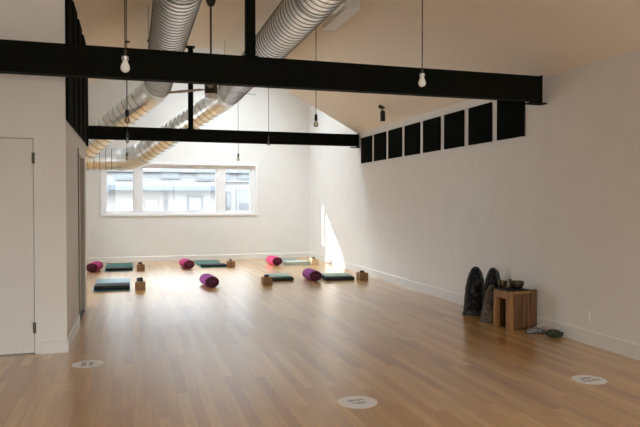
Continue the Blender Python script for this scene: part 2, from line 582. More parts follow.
# the side room: front wall with door, side wall with doorway
DX0, DX1, DZ = -1.84, -0.925, 2.125
struct('wall_side_room_front', slab([(XL, 0), (XC, 0), (XC, roofz(XC)), (XL, EAVE)], [[(DX0, 0.001), (DX1, 0.001), (DX1, DZ), (DX0, DZ)]], 'y', YC0, YC0 + 0.1), M['wall'])
SY0, SY1, SZ = 8.12, 9.12, 2.09
struct('wall_side_room_side', slab([(YC0 + 0.1, 0), (SY0, 0), (SY0, SZ), (SY1, SZ), (SY1, 0), (YC1, 0), (YC1, 3.78), (YC0 + 0.1, 3.78)], [], 'x', XC - 0.1, XC), M['wall'])
struct('wall_side_room_rear', bxm((XL, YC1 - 0.1, 0), (XC - 0.1, YC1, 2.94)), M['wall'])

d1 = struct('door_1', bxm((DX0 + 0.004, YC0 + 0.012, 0.012), (DX1 - 0.006, YC0 + 0.05, DZ - 0.006), 0.002), M['door'])
struct('door_frame', slab(rect(DX0 - 0.0, 0.001, DX1 + 0.0, DZ), [rect(DX0 + 0.003, 0.002, DX1 - 0.004, DZ - 0.004)], 'y', YC0 + 0.055, YC0 + 0.09), M['slot'], d1)
for z in (0.26, 1.93):
    bm = bmesh.new()
    lathe(bm, [(0.009, z - 0.055), (0.011, z - 0.05), (0.011, z + 0.05), (0.009, z + 0.055)], 10, DX1 + 0.001, YC0 - 0.003)
    box(bm, (DX1 - 0.016, YC0 - 0.004, z - 0.05), (DX1 + 0.006, YC0 + 0.012, z + 0.05))
    struct('door_hinge', bm, M['hinge'], d1)
bm = bmesh.new()
tube(bm, [(DX0 + 0.07, YC0 + 0.012, 1.0), (DX0 + 0.07, YC0 - 0.05, 1.0), (DX0 + 0.19, YC0 - 0.055, 1.0)], 0.010, 10)
struct('door_handle', bm, M['brushed'], d1)

d2 = struct('door_2', bxm((XC - 0.085, SY0 + 0.003, 0.01), (XC - 0.05, SY1 - 0.003, SZ - 0.004), 0.002), M['door'])
bm = bmesh.new()
tube(bm, [(XC - 0.05, SY0 + 0.08, 1.0), (XC - 0.012, SY0 + 0.08, 1.0), (XC - 0.012, SY0 + 0.18, 1.0)], 0.009, 10)
struct('door_handle', bm, M['brushed'], d2)
struct('door_sill', bxm((XC - 0.1, SY0, 0.0), (XC - 0.0, SY1, 0.009)), M['bronze'], d2)
bm = bmesh.new()
box(bm, (XC, SY1 + 0.004, 0), (XC + 0.012, SY1 + 0.07, SZ + 0.06))
box(bm, (XC, SY0 - 0.004, SZ + 0.002), (XC + 0.008, SY1 + 0.004, SZ + 0.06))
struct('trim_1', bm, M['trim'])
struct('door_jamb', bxm((XC - 0.098, SY1 - 0.014, 0.01), (XC + 0.002, SY1, SZ)), M['taupe'], d2)
struct('door_stop_strip', bxm((XC - 0.002, SY0 - 0.05, 0), (XC + 0.014, SY0 - 0.004, SZ + 0.06)), M['hinge'], d2)

# baseboards


def base(name, a, b, nx, ny, h=0.13, t_=0.014):
    """board along a->b, standing off along (nx,ny)"""
    bm = bmesh.new()
    sect = [(0, 0), (t_, 0), (t_, h - 0.012), (t_ * 0.5, h), (0, h)]
    ends = []
    for p in (a, b):
        ends.append([bm.verts.new((p[0] + nx * s_, p[1] + ny * s_, z)) for s_, z in sect])
    n = len(sect)
    for i in range(n):
        bm.faces.new((ends[0][i], ends[0][(i + 1) % n], ends[1][(i + 1) % n], ends[1][i]))
    bm.faces.new(ends[0])
    bm.faces.new(ends[1])
    return struct(name, bm, M['trim'])


base('baseboard_right', (XR, YF), (XR, YB), -1, 0, 0.15)
base('baseboard_back', (XL, YB), (XR - 0.014, YB), 0, -1, 0.13)
base('baseboard_left', (XL, YC1), (XL, YB - 0.014), 1, 0, 0.13)
base('baseboard_side_room_front', (DX1 + 0.045, YC0), (XC, YC0), 0, -1, 0.12)
base('baseboard_side_room_side', (XC, YC0 - 0.012), (XC, SY0 - 0.062), 1, 0, 0.13)

# ------------------------------------------------------------------ beams, posts, ducts


def beam(label, y, x0, x1, zb, zt):
    t_ = thing('steel_beam', label, 'beam', (x0, y, zb), 0, 'black steel tie beams')
    L, Hh = x1 - x0, zt - zb
    bm = bmesh.new()
    box(bm, (0, -0.012, 0.018), (L, 0.012, Hh - 0.018))
    link('web', bm, M['steel_black'], t_)
    for z0, z1 in ((0, 0.018), (Hh - 0.018, Hh)):
        link('flange', bxm((0, -0.062, z0), (L, 0.062, z1), 0.002), M['steel_black'], t_)
    # stiffener cheeks boxing the web in, as painted plate
    link('face_plate', bxm((0.0, -0.060, 0.018), (L - 0.05, -0.052, Hh - 0.018)), M['steel_black'], t_)
    bm = bmesh.new()
    box(bm, (L - 0.012, -0.07, -0.02), (L, 0.07, Hh + 0.01), 0, 0.002)
    for zz in (0.05, Hh - 0.07):
        for yy in (-0.045, 0.045):
            tube(bm, [(L - 0.012, yy, zz), (L - 0.026, yy, zz)], 0.010, 6)
    box(bm, (L - 0.06, -0.05, 0.0), (L - 0.012, 0.05, Hh - 0.05))
    link('end_plate', bm, M['steel_black'], t_)
    link('seat_bracket', bxm((L - 0.16, -0.055, -0.034), (XR - 0.002 - x0, 0.055, -0.020), 0.002), M['steel_black'], t_)
    return t_


b1 = beam('long black steel beam nearest the camera, crossing in front of the side room', 6.2, XL + 0.02, XR - 0.075, 2.665, 2.947)
b2 = beam('black steel beam farther back, its right end by the farthest wall panel', 12.37, XL + 0.02, XR - 0.03, 2.675, 2.92)


def post(label, x, y, z0, z1):
    t_ = thing('steel_post', label, 'post', (x, y, z0), 0, 'black posts between beam and ridge')
    link('shaft', bxm((-0.047, -0.047, 0.0), (0.047, 0.047, z1 - z0 - 0.02), 0.003), M['steel_black'], t_)
    link('head_plate', bxm((-0.085, -0.08, z1 - z0 - 0.02), (0.085, 0.08, z1 - z0), 0.002), M['steel_black'], t_)
    bm = bmesh.new()
    box(bm, (-0.07, -0.06, 0.0), (0.07, 0.06, 0.012))
    link('foot_plate', bm, M['steel_black'], t_)


post('black square post rising from the nearest beam to the ridge', 1.14, 6.2, 2.947, RIDGE - 0.001)
post('black square post rising from the farther beam to the ridge', 1.10, 12.36, 2.92, RIDGE - 0.001)

# slatted black screen on the side room's long wall
scr = thing('slatted_screen', 'tall black screen of upright boards high on the corner of the side room', 'screen', (XC, YC0, 2.32))
link('backing_board', slab([(-0.0, 0), (2.80, 0), (2.80, 1.4), (0, 1.4)], [], 'x', 0.003, 0.008), M['slat_back'], scr)
for k in range(4):
    y0 = 0.02 + k * 0.71
    y1 = y0 + (0.56 if k == 0 else 0.48)
    link('board', bxm((0.008, y0, 0.0), (0.026, y1, 1.395), 0.003), M['slat'], scr)
link('end_board', bxm((0.003, 2.80, -0.02), (0.034, 2.88, 1.36), 0.003), M['slat'], scr)
link('corner_board', bxm((0.003, 0.0, 0.0), (0.030, 0.02, 1.4), 0.003), M['slat'], scr)

DR = 0.25


def ringed(pts, r=DR, step=0.125, seg=36):
    """spiral-seamed pipe: tube along a polyline with raised seam rings"""
    bm = bmesh.new()
    P = [Vector(p) for p in pts]
    out, rad, ms = [], [], []
    for a, b in zip(P, P[1:]):
        L = (b - a).length
        n = max(1, int(L / step))
        d = (b - a) / n
        for i in range(n):
            for fr_, rr in ((0.0, r), (0.88, r), (0.91, r + 0.008), (0.97, r + 0.008)):
                out.append(a + d * (i + fr_))
                rad.append(rr)
    out.append(P[-1])
    rad.append(r)
    tube(bm, out, rad, seg)
    # darker seams
    bm.faces.ensure_lookup_table()
    nr = len(out) - 1
    for i in range(nr):
        if i % 4 in (1, 2, 3):
            for k in range(seg):
                bm.faces[i * seg + k].material_index = 1
    return bm


def elbow(a, b, c, r=DR, n=5, reach=0.34):
    """segmented gore elbow at b between directions a->b and b->c"""
    a, b, c = Vector(a), Vector(b), Vector(c)
    p0 = b + (a - b).normalized() * reach
    p2 = b + (c - b).normalized() * reach
    pts = []
    for i in range(n + 1):
        t_ = i / n
        pts.append(p0 * (1 - t_) ** 2 + b * 2 * t_ * (1 - t_) + p2 * t_ ** 2)
    bm = bmesh.new()
    o, rr = [], []
    for p, q in zip(pts, pts[1:]):
        o += [p, p + (q - p) * 0.05, p + (q - p) * 0.12]
        rr += [r + 0.014, r + 0.014, r + 0.005]
    o.append(pts[-1])
    rr.append(r + 0.014)
    tube(bm, o, rr, 36)
    return bm, p0, p2


def duct(label, A, B, C, D):
    t_ = thing('spiral_duct', label, 'duct', (A[0], A[1], A[2]), 0, 'galvanised spiral ducts under the ceiling')
    off = Vector(A)

    def rel(p):
        return Vector(p) - off
    eb, p0, p1 = elbow(rel(A), rel(B), rel(C))
    link('elbow', eb, M['duct_elbow'], t_, smooth=35)
    eb2, q0, q1 = elbow(rel(B), rel(C), rel(D))
    link('elbow', eb2, M['duct_elbow'], t_, smooth=35)
    mm = [M['duct'], M['duct_seam']]
    link('pipe', ringed([rel(A), p0]), mm, t_, smooth=50)
    link('pipe', ringed([p1, q0]), mm, t_, smooth=50)
    link('pipe', ringed([q1, rel(D)]), mm, t_, smooth=50)
    # band hangers with rods up to the ceiling
    y = A[1] + 1.9
    while y < B[1] - 0.5:
        zc = roofz(A[0]) - A[2]
        bm = bmesh.new()
        n = 28
        for k in range(n):
            a0, a1 = 2 * PI * k / n, 2 * PI * (k + 1) / n
            vs = []
            for an, rr, yy in ((a0, DR + .010, -.012), (a1, DR + .010, -.012), (a1, DR + .010, .012), (a0, DR + .010, .012)):
                vs.append(bm.verts.new((rr * math.cos(an), y - A[1] + yy, rr * math.sin(an))))
            bm.faces.new(vs)
        for s in (-1, 1):
            tube(bm, [(s * (DR + 0.012), y - A[1], 0.0), (s * (DR + 0.012), y - A[1], roofz(A[0] + s * DR) - A[2])], 0.004, 6)
            box(bm, (s * (DR + 0.012) - 0.014, y - A[1] - 0.014, -0.02), (s * (DR + 0.012) + 0.014, y - A[1] + 0.014, 0.02))
        bmesh.ops.remove_doubles(bm, verts=bm.verts, dist=0.0005)
        link('hanger', bm, M['hanger'], t_)
        y += 2.6
    return t_


DZc = 3.76
ductA = duct('left one of the two silver spiral ducts overhead, without a grille',
             (0.49, -0.6, DZc), (0.49, 12.75, DZc), (-1.15, 13.75, 2.42), (XL + 0.002, 13.75, 2.42))
ductB = duct('right silver spiral duct overhead, with a white grille, bending past the window top',
             (1.935, -0.6, DZc), (1.935, 13.2, DZc), (0.02, 14.95, 2.46), (XL + 0.002, 14.95, 2.46))
# supply register on the right duct
bm = bmesh.new()
box(bm, (0.49, 7.55, 0.035), (0.66, 8.52, 0.30))
box(bm, (0.20, 7.56, 0.06), (0.50, 7.95, 0.22))
link('register_box', bm, M['duct_elbow'], ductB)
bm = bmesh.new()
box(bm, (0.485, 7.545, 0.02), (0.665, 8.525, 0.034))
for k in range(16):
    box(bm, (0.50, 7.60 + k * 0.056, 0.012), (0.65, 7.612 + k * 0.056, 0.021))
link('register_grille', bm, M['grille'], ductB)
for o in ductB.children:
    if o.name.startswith('register_grille'):
        o['label'] = 'white grille'

# ------------------------------------------------------------------ acoustic panels on the right wall
names = ['largest-looking black wall panel, just under the right end of the nearer beam', 'black wall panel second from the nearer beam',
         'black wall panel third from the nearer beam', 'black wall panel fourth from the nearer beam', 'black wall panel fifth from the nearer beam',
         'black wall panel sixth from the nearer beam, third from the far end', 'black wall panel second from the far end of the row',
         'black wall panel at the far end of the row, by the farther beam']
pan0 = None
for k in range(8):
    y0 = 6.555 + k * 0.722
    if pan0 is None:
        bm = bmesh.new()
        box(bm, (-0.026, 0.008, 0), (-0.003, 0.592, 0.525), 0, 0.004)
        pan0 = link('acoustic_panel', bm, M['panel'], None, (XR - 0.0, y0, 2.305))
        o = pan0
    else:
        o = pan0.copy()
        COL.objects.link(o)
        o.location = (XR, y0, 2.305)
    tag(o, names[k], 'wall panel', 'black felt panels high on the right wall')

# ------------------------------------------------------------------ pendant bulbs


def pendant(label, x, y, zb, clear, big=True):
    top = roofz(x) if y < YT else HIGH
    t_ = thing('pendant_bulb', label, 'lamp', (x, y, zb), 0, 'bare bulbs hanging on black cords')
    H_ = top - zb
    bm = bmesh.new()
    lathe(bm, [(0.003, 0.10), (0.0045, 0.11), (0.0045, H_ - 0.02), (0.003, H_ - 0.01)], 8)
    link('cord', bm, M['cord'], t_)
    bm = bmesh.new()
    lathe(bm, [(0.006, H_), (0.05, H_), (0.05, H_ - 0.018), (0.01, H_ - 0.028)], 16)
    link('ceiling_cap', bm, M['socket'], t_, smooth=40)
    bm = bmesh.new()
    if clear:
        lathe(bm, [(0.006, 0.125), (0.016, 0.12), (0.019, 0.105), (0.021, 0.05), (0.018, 0.04), (0.015, 0.038)], 14)
        link('socket', bm, M['socket'], t_, smooth=40)
    else:
        lathe(bm, [(0.005, 0.115), (0.009, 0.11), (0.011, 0.072), (0.012, 0.068)], 14)
        link('socket', bm, M['socket'], t_, smooth=40)
        bm = bmesh.new()
        lathe(bm, [(0.012, 0.068), (0.022, 0.066), (0.023, 0.045), (0.020, 0.040)], 14)
        link('bulb_collar', bm, M['cap'], t_, smooth=40)
    bm = bmesh.new()
    pr = [(0.0145, 0.040), (0.017, 0.030), (0.024, 0.014), (0.030, -0.002), (0.0305, -0.014), (0.027, -0.027), (0.018, -0.037), (0.006, -0.0415), (0.001, -0.042)]
    lathe(bm, pr, 18)
    link('bulb', bm, M['bulbclear'] if clear else M['bulb'], t_, smooth=60)
    if clear:
        bm = bmesh.new()
        lathe(bm, [(0.004, 0.04), (0.006, 0.02), (0.003, -0.012), (0.001, -0.018)], 8)
        link('filament_stem', bm, M['bulb'], t_, smooth=60)
    return t_


pendant('white bulb on a cord at left, hanging in front of the nearer beam', -0.04, 4.4, 2.412, False)
pendant('white bulb on a cord at right, hanging in front of the nearer beam', 2.262, 4.62, 2.478, False)
pendant('clear bulb in black socket just behind the nearer beam, in front of the left duct', -0.05, 7.5, 2.44, True)
pendant('clear bulb in black socket hanging in the middle between the two beams', 2.256, 7.65, 2.50, True)
pendant('clear bulb crossing the lower edge of the farther beam at its left end', -0.068, 10.6, 2.50, True)
pendant('clear bulb crossing the lower edge of the farther beam near its middle', 2.27, 10.6, 2.52, True)
pendant('small far bulb hanging in front of the duct bend near the window', -0.10, 13.7, 2.42, True)
pendant('small far bulb hanging above the middle of the long window', 2.25, 13.7, 2.45, True)

# spotlight on the right slope
sp_ = thing('ceiling_spotlight', 'black cylinder spotlight on the right ceiling slope above the wall panels', 'spotlight', (4.2, 10.15, roofz(4.2)))
bm = bmesh.new()
lathe(bm, [(0.062, 0.05), (0.062, -0.02), (0.05, -0.03)], 18)
link('mount', bm, M['socket'], sp_, smooth=40)
bm = bmesh.new()
tube(bm, [(0, 0, -0.02), (0.0, -0.02, -0.06), (0, -0.03, -0.09)], 0.012, 8)
link('arm', bm, M['socket'], sp_, smooth=40)
bm = bmesh.new()
tube(bm, [(0, -0.03, -0.075), (0, -0.03, -0.085), (0.0, -0.035, -0.25), (0, -0.035, -0.255)], [0.035, 0.043, 0.043, 0.038], 18)
link('lamp_head', bm, M['socket'], sp_, smooth=40)

# ceiling fan
fan = thing('ceiling_fan', 'dark ceiling fan with three thin blades hanging on a long rod from the ridge', 'fan', (1.125, 9.3, 3.02))
top = RIDGE - 3.02
bm = bmesh.new()
lathe(bm, [(0.075, top), (0.075, top - 0.05), (0.05, top - 0.12), (0.018, top - 0.14)], 18)
link('ceiling_canopy', bm, M['bronze'], fan, smooth=40)
bm = bmesh.new()
lathe(bm, [(0.014, top - 0.1), (0.014, 0.22)], 10)
link('down_rod', bm, M['bronze'], fan, smooth=40)
bm = bmesh.new()
lathe(bm, [(0.02, 0.27), (0.05, 0.25), (0.085, 0.22), (0.095, 0.20), (0.095, 0.08), (0.085, 0.075)], 22)
link('motor', bm, M['bronze'], fan, smooth=40)
bm = bmesh.new()
lathe(bm, [(0.093, 0.075), (0.093, 0.02), (0.08, 0.0), (0.03, -0.004)], 22)
link('light_cover', bm, M['fan_light'], fan, smooth=40)
CY = math.radians(16.8)
for ang in (36, 160, 278):
    a = math.radians(ang) - CY
    bm = bmesh.new()
    cs = []
    for r_, w_, zz in ((0.09, 0.02, 0.145), (0.16, 0.04, 0.15), (0.5, 0.055, 0.145), (0.72, 0.035, 0.14), (0.76, 0.012, 0.14)):
        ring = []
        for s, hz in ((-1, 0), (0, 0.004), (1, 0.0), (0, -0.004)):
            tw = 0.18 * s * w_
            ring.append(bm.verts.new((r_ * math.cos(a) - s * w_ * math.sin(a), r_ * math.sin(a) + s * w_ * math.cos(a), zz + hz + tw)))
        cs.append(ring)
    for p, q in zip(cs, cs[1:]):
        for i in range(4):
            bm.faces.new((p[i], p[(i + 1) % 4], q[(i + 1) % 4], q[i]))
    bm.faces.new(cs[0])
    bm.faces.new(cs[-1])
    link('blade', bm, M['blade'], fan)

# ------------------------------------------------------------------ wall plates


def plate(label, loc, rz, duplex=True):
    t_ = thing('wall_outlet', label, 'outlet', loc, rz, 'white outlet plates low on the walls')
    link('cover', bxm((-0.036, -0.007, -0.058), (0.036, -0.0005, 0.058), 0.002), M['plate'], t_)
    for z in (-0.026, 0.026):
        bm = bmesh.new()
        box(bm, (-0.016, -0.009, z - 0.014), (0.016, -0.0065, z + 0.014))
        r_ = link('receptacle', bm, M['plate'], t_)
        bm = bmesh.new()
        for x in (-0.007, 0.007):
            box(bm, (x - 0.0015, -0.0095, z - 0.006), (x + 0.0015, -0.0088, z + 0.006))
        link('slots', bm, M['slot'], r_)


plate('white outlet plate low under the window, the left one of two', (0.045, YB, 0.27), 0)
plate('white outlet plate low under the window, the right one of two', (0.165, YB, 0.32), 0)
plate('pale outlet plate low on the right wall past the stool and shoes', (XR, 5.45, 0.30), -PI / 2)

# ------------------------------------------------------------------ yoga props
BW, BH, BL = 0.130, 0.10, 0.52


def bolster(label, m, x, y, rz):
    t_ = thing('yoga_bolster', label, 'bolster', (x, y, 0), rz, 'round cotton bolsters on the floor')
    bm = bmesh.new()
    seg = 32
    rings = []
    for yy, k in ((0.0, 0.90), (0.004, 0.965), (0.02, 0.995), (0.06, 1.0), (BL / 2, 1.015), (BL - 0.06, 1.0), (BL - 0.02, 0.995), (BL - 0.004, 0.965), (BL, 0.90)):
        rr = []
        for i in range(seg):
            a = 2 * PI * i / seg
            z = BH + BH * k * math.sin(a)
            rr.append(bm.verts.new((BW * k * math.cos(a), yy, max(0.0, z) if math.sin(a) > -0.93 else max(0, z))))
        rings.append(rr)
    for p, q in zip(rings, rings[1:]):
        for i in range(seg):
            bm.faces.new((p[i], p[(i + 1) % seg], q[(i + 1) % seg], q[i]))
    link('body', bm, m, t_, smooth=50)
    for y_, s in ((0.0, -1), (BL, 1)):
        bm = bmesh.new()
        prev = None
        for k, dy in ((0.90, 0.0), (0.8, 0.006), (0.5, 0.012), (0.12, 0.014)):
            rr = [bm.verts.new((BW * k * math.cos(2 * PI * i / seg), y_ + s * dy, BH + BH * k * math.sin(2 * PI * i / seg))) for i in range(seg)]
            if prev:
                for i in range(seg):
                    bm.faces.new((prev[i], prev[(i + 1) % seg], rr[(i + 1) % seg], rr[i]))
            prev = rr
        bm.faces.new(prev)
        link('end_panel', bm, M['end_shade'], t_, smooth=50)
        bm = bmesh.new()
        pts = [(BW * 0.925 * math.cos(2 * PI * i / 40), y_, BH + BH * 0.925 * math.sin(2 * PI * i / 40)) for i in range(41)]
        tube(bm, pts, 0.0045, 6, cap=False)
        link('piping', bm, m, t_, smooth=50)
    bm = bmesh.new()
    tube(bm, [(-0.06, -0.012, BH + 0.02), (-0.03, -0.03, BH + 0.014), (0.03, -0.03, BH + 0.014), (0.06, -0.012, BH + 0.02)], 0.006, 6)
    link('handle', bm, m, t_, smooth=50)
    return t_


bolster('magenta bolster at far left beside the side room wall', M['mag'], -0.83, 14.05, math.radians(-10))
bolster('magenta bolster in the far row, under the middle of the window', M['mag'], 1.215, 14.15, math.radians(7))
bolster('rose bolster in the far row lit by the sun, nearest the far right corner', M['pink'], 3.275, 14.33, math.radians(5))
bolster('purple bolster lying alone in the nearer row, left of centre', M['pur'], 1.33, 10.92, math.radians(5))
bolster('purple bolster in the nearer row between two folded blankets', M['pur'], 3.31, 11.24, math.radians(0))


def yoga_mat(label, m, x, y0, L, rz=0.0, w=0.61):
    bm = bmesh.new()
    nx, ny = 4, 16
    rnd = random.Random(int(x * 100))
    grid = []
    for top_ in (0, 1):
        g_ = []
        for j in range(ny + 1):
            g_.append([])
            for i in range(nx + 1):
                z = 0.0015 + 0.005 * top_
                if j == ny:
                    z += 0.006
                g_[-1].append(bm.verts.new((-w / 2 + w * i / nx, L * j / ny, z)))
        grid.append(g_)
    for j in range(ny):
        for i in range(nx):
            bm.faces.new((grid[1][j][i], grid[1][j][i + 1], grid[1][j + 1][i + 1], grid[1][j + 1][i]))
            bm.faces.new((grid[0][j][i], grid[0][j + 1][i], grid[0][j + 1][i + 1], grid[0][j][i + 1]))
    for j in range(ny):
        for i in (0, nx):
            bm.faces.new((grid[0][j][i], grid[0][j + 1][i], grid[1][j + 1][i], grid[1][j][i]))
    for i in range(nx):
        for j in (0, ny):
            bm.faces.new((grid[0][j][i], grid[0][j][i + 1], grid[1][j][i + 1], grid[1][j][i]))
    o = link('yoga_mat', bm, m, None, (x, y0, 0), rz)
    return tag(o, label, 'yoga mat', 'yoga mats laid out on the floor')


def folded(name, label, cat, group, m, x, y, w, d, layers, th, z0, rz=0.0, seed=1):
    """cloth folded back and forth: a serpentine strip, folds at the near and far edge"""
    rnd = random.Random(seed)
    bm = bmesh.new()
    path = []
    for k in range(layers):
        z = th * (k + 0.5)
        e0 = rnd.uniform(-0.008, 0.008)
        ys = [0.02 + e0, d * 0.25, d * 0.5, d * 0.75, d - 0.02 + e0]
        if k % 2:
            ys.reverse()
        for q in ys:
            path.append((q, z))
        if k < layers - 1:
            yend = ys[-1]
            s = 1 if k % 2 == 0 else -1
            path.append((yend + s * 0.013, z + th * 0.25))
            path.append((yend + s * 0.013, z + th * 0.75))
    # offset both sides
    n = len(path)
    L_, R_ = [], []
    for i in range(n):
        p = Vector((path[max(0, i - 1)][0], path[max(0, i - 1)][1]))
        q = Vector((path[min(n - 1, i + 1)][0], path[min(n - 1, i + 1)][1]))
        t2 = (q - p).normalized()
        nn = Vector((-t2.y, t2.x)) * th * 0.46
        c = Vector(path[i])
        L_.append(c + nn)
        R_.append(c - nn)
    xs = [-w / 2, -w / 2 + 0.012, -w / 4, 0, w / 4, w / 2 - 0.012, w / 2]
    cols = []
    for ix, xx in enumerate(xs):
        sag = 0.85 if ix in (0, 6) else 1.0
        wob = [rnd.uniform(-0.002, 0.002) for _ in range(3)]
        col = []
        for side in (L_, R_):
            col.append([bm.verts.new((xx, v.x + wob[0], v.y * 1.0 if sag == 1 else v.y * 0.96 + 0.0005)) for v in side])
        cols.append(col)
    for a, b in zip(cols, cols[1:]):
        for i in range(n - 1):
            bm.faces.new((a[0][i], a[0][i + 1], b[0][i + 1], b[0][i]))
            bm.faces.new((a[1][i], b[1][i], b[1][i + 1], a[1][i + 1]))
        for i in (0, n - 1):
            bm.faces.new((a[0][i], b[0][i], b[1][i], a[1][i]))
    for c in (cols[0], cols[-1]):
        for i in range(n - 1):
            bm.faces.new((c[0][i], c[1][i], c[1][i + 1], c[0][i + 1]))
    o = link(name, bm, m, None, (x, y, z0), rz, smooth=50)
    return tag(o, label, cat, group)


GB = 'folded blankets by the mats'
yoga_mat('teal mat at far left, between magenta bolster and wood blocks', M['teal'], -0.29, 14.08, 1.85)
folded('folded_blanket', 'charcoal blanket folded on the near end of the far left teal mat', 'blanket', GB, M['blanket'], -0.28, 14.16, 0.56, 0.34, 2, 0.026, 0.008, 0, 3)
yoga_mat('bluish sky-tinted teal mat in the nearer row at left, the closest one to the camera', M['skytint_mat'], -0.345, 10.98, 1.75)
folded('folded_blanket', 'charcoal blanket folded on the near end of the closest, bluish mat', 'blanket', GB, M['blanket'], -0.335, 11.06, 0.57, 0.36, 3, 0.028, 0.008, 0, 4)
yoga_mat('teal mat under the window beside the middle magenta bolster', M['teal'], 1.79, 14.25, 1.8)
folded('folded_blanket', 'charcoal blanket folded on the near end of the teal mat under the window', 'blanket', GB, M['blanket'], 1.80, 14.32, 0.56, 0.34, 2, 0.026, 0.008, 0, 5)
yoga_mat('pale green teal mat beside the rose bolster near the far right corner', M['pale_glare_mat'], 3.80, 14.3, 1.75)
folded('folded_blanket', 'cream blanket folded on the mat beside the rose bolster, in the sun', 'blanket', GB, M['cream'], 3.80, 14.36, 0.58, 0.4, 2, 0.03, 0.008, 0, 6)
folded('folded_blanket', 'black blanket folded flat right of the wood blocks in the middle of the nearer row', 'blanket', GB, M['blanket'], 2.72, 11.45, 0.44, 0.62, 2, 0.03, 0.001, 0, 7)
folded('folded_mat', 'pale green mat folded on the black blanket beside the middle blocks', 'yoga mat', 'folded pale mats on black blankets', M['pale_glare_mat'], 2.71, 11.52, 0.40, 0.55, 2, 0.011, 0.061, 0, 8)
folded('folded_blanket', 'black blanket folded flat between purple bolster and right wall', 'blanket', GB, M['blanket'], 3.80, 11.22, 0.56, 0.62, 2, 0.03, 0.001, math.radians(-3), 9)
folded('folded_mat', 'pale green mat folded on the black blanket nearest the right wall', 'yoga mat', 'folded pale mats on black blankets', M['pale_glare_mat'], 3.80, 11.28, 0.53, 0.52, 2, 0.011, 0.061, math.radians(-3), 10)

GK, GS = 'wood yoga blocks standing in pairs', 'dark straps coiled on the blocks'


def block_mesh():
    bm = bmesh.new()
    box(bm, (-0.042, 0, 0), (0.042, 0.20, 0.145), 0, 0.006)
    return bm


blk = {}


def block(label, x, y, key='cork', rz=0.0):
    if key not in blk:
        o = link('yoga_block', block_mesh(), M[key], None, (x, y, 0), rz)
        blk[key] = o
    else:
        o = blk[key].copy()
        COL.objects.link(o)
        o.location = (x, y, 0)
        o.rotation_euler = (0, 0, rz)
    return tag(o, label, 'yoga block', GK)


def coil_mesh():
    bm = bmesh.new()
    n = 90
    pr = None
    for i in range(n + 1):
        a = 2 * PI * 4.2 * i / n
        r_ = 0.012 + 0.036 * i / n
        c, s = math.cos(a), math.sin(a)
        ring = [bm.verts.new(((r_ + dr) * c, (r_ + dr) * s, z)) for dr, z in ((-0.0022, 0.0), (0.0022, 0.0), (0.0022, 0.038), (-0.0022, 0.038))]
        if pr:
            for k in range(4):
                bm.faces.new((pr[k], pr[(k + 1) % 4], ring[(k + 1) % 4], ring[k]))
        else:
            bm.faces.new(ring)
        pr = ring
    bm.faces.new(pr)
    return bm


coil0 = None


def coil(label, x, y, s=1.0, sz=1.0):
    global coil0
    if coil0 is None:
        coil0 = link('coiled_strap', coil_mesh(), M['strap'])
        bm = bmesh.new()
        box(bm, (0.045, -0.012, 0.004), (0.053, 0.012, 0.034))
        link('buckle', bm, M['brushed'], coil0)
        o = coil0
    else:
        o = dup(coil0, (0, 0, 0))
    o.location = (x, y, 0.146)
    o.rotation_euler = (0, 0, random.uniform(0, 6))
    o.scale = (s, s, sz)
    return tag(o, label, 'strap', GS)


pairs = [((0.17, 14.05), 'beside the far left mat', 'cork', 0.95, 0.9),
         ((0.125, 10.95), 'beside the closest, bluish mat', 'cork', 1.15, 1.6),
         ((2.17, 14.2), 'under the window', 'cork', 0.75, 1.0),
         ((2.33, 10.97), 'in the middle of the nearer row', 'cork', 0.9, 0.9),
         ((4.235, 11.11), 'nearest the right wall', 'cork', 1.0, 0.9),
         ((4.17, 14.2), 'in the sunlit far right corner', 'corksunlit', 0.8, 0.7)]
for (x, y), where, key, s, sz in pairs:
    block('%s wood block %s, left one of its pair' % ('pale' if key == 'corksunlit' else 'brown', where), x - 0.0435, y, key)
    block('%s wood block %s, right one of its pair' % ('pale' if key == 'corksunlit' else 'brown', where), x + 0.0435, y, key)
    coil('dark strap coiled on the pair of blocks %s' % where, x - 0.01, y + 0.09, s, sz)

# ------------------------------------------------------------------ wooden stool with bowls, right wall
SA = math.radians(3)
st = thing('wooden_stool', 'boxy pine stool with plank sides and an open front against the right wall', 'stool', (4.187, 6.262, 0), SA)
SD, SW, SH = 0.395, 0.30, 0.455      # depth to the wall (x), width (y), height
for y0 in (0.0, SW - 0.035):
    pts = [0.0, 0.06, 0.12, 0.185, 0.245, 0.305, SD]
    bm = bmesh.new()
    for i, (a, b) in enumerate(zip(pts[1:], pts[2:])):
        h = SH - 0.03 if i < 3 else SH + 0.008
        box(bm, (a + 0.0012, y0 + (0.004 if i % 2 else 0.001), 0), (b - 0.0012, y0 + 0.034, h), 0, 0.002)
    link('side_planks', bm, M['pine_dark'], st)
    bm = bmesh.new()
    box(bm, (-0.004, y0 - 0.002 if y0 == 0 else y0 - 0.008, 0), (0.058, y0 + 0.06 if y0 == 0 else y0 + 0.037, SH - 0.03), 0, 0.004)
    p_ = link('leg_post', bm, M['pine'], st)
    bm = bmesh.new()
    tube(bm, [(-0.0045, y0 + 0.02, 0.19 + y0 * .4), (-0.0035, y0 + 0.02, 0.19 + y0 * .4)], 0.007, 10)
    link('knot', bm, M['knot'], p_)
bm = bmesh.new()
box(bm, (-0.006, 0.0, SH - 0.09), (0.03, SW, SH - 0.028), 0, 0.003)
link('front_rail', bm, M['pine'], st)
link('shade_panel', bxm((0.14, 0.036, 0.0), (0.155, SW - 0.036, SH - 0.03)), M['cloth_black'], st)  # black sheet added to stand for the shade inside the stool
link('back_board', bxm((SD - 0.02, 0.036, 0.0), (SD, SW - 0.036, SH - 0.03)), M['pine_dark'], st)
bm = bmesh.new()
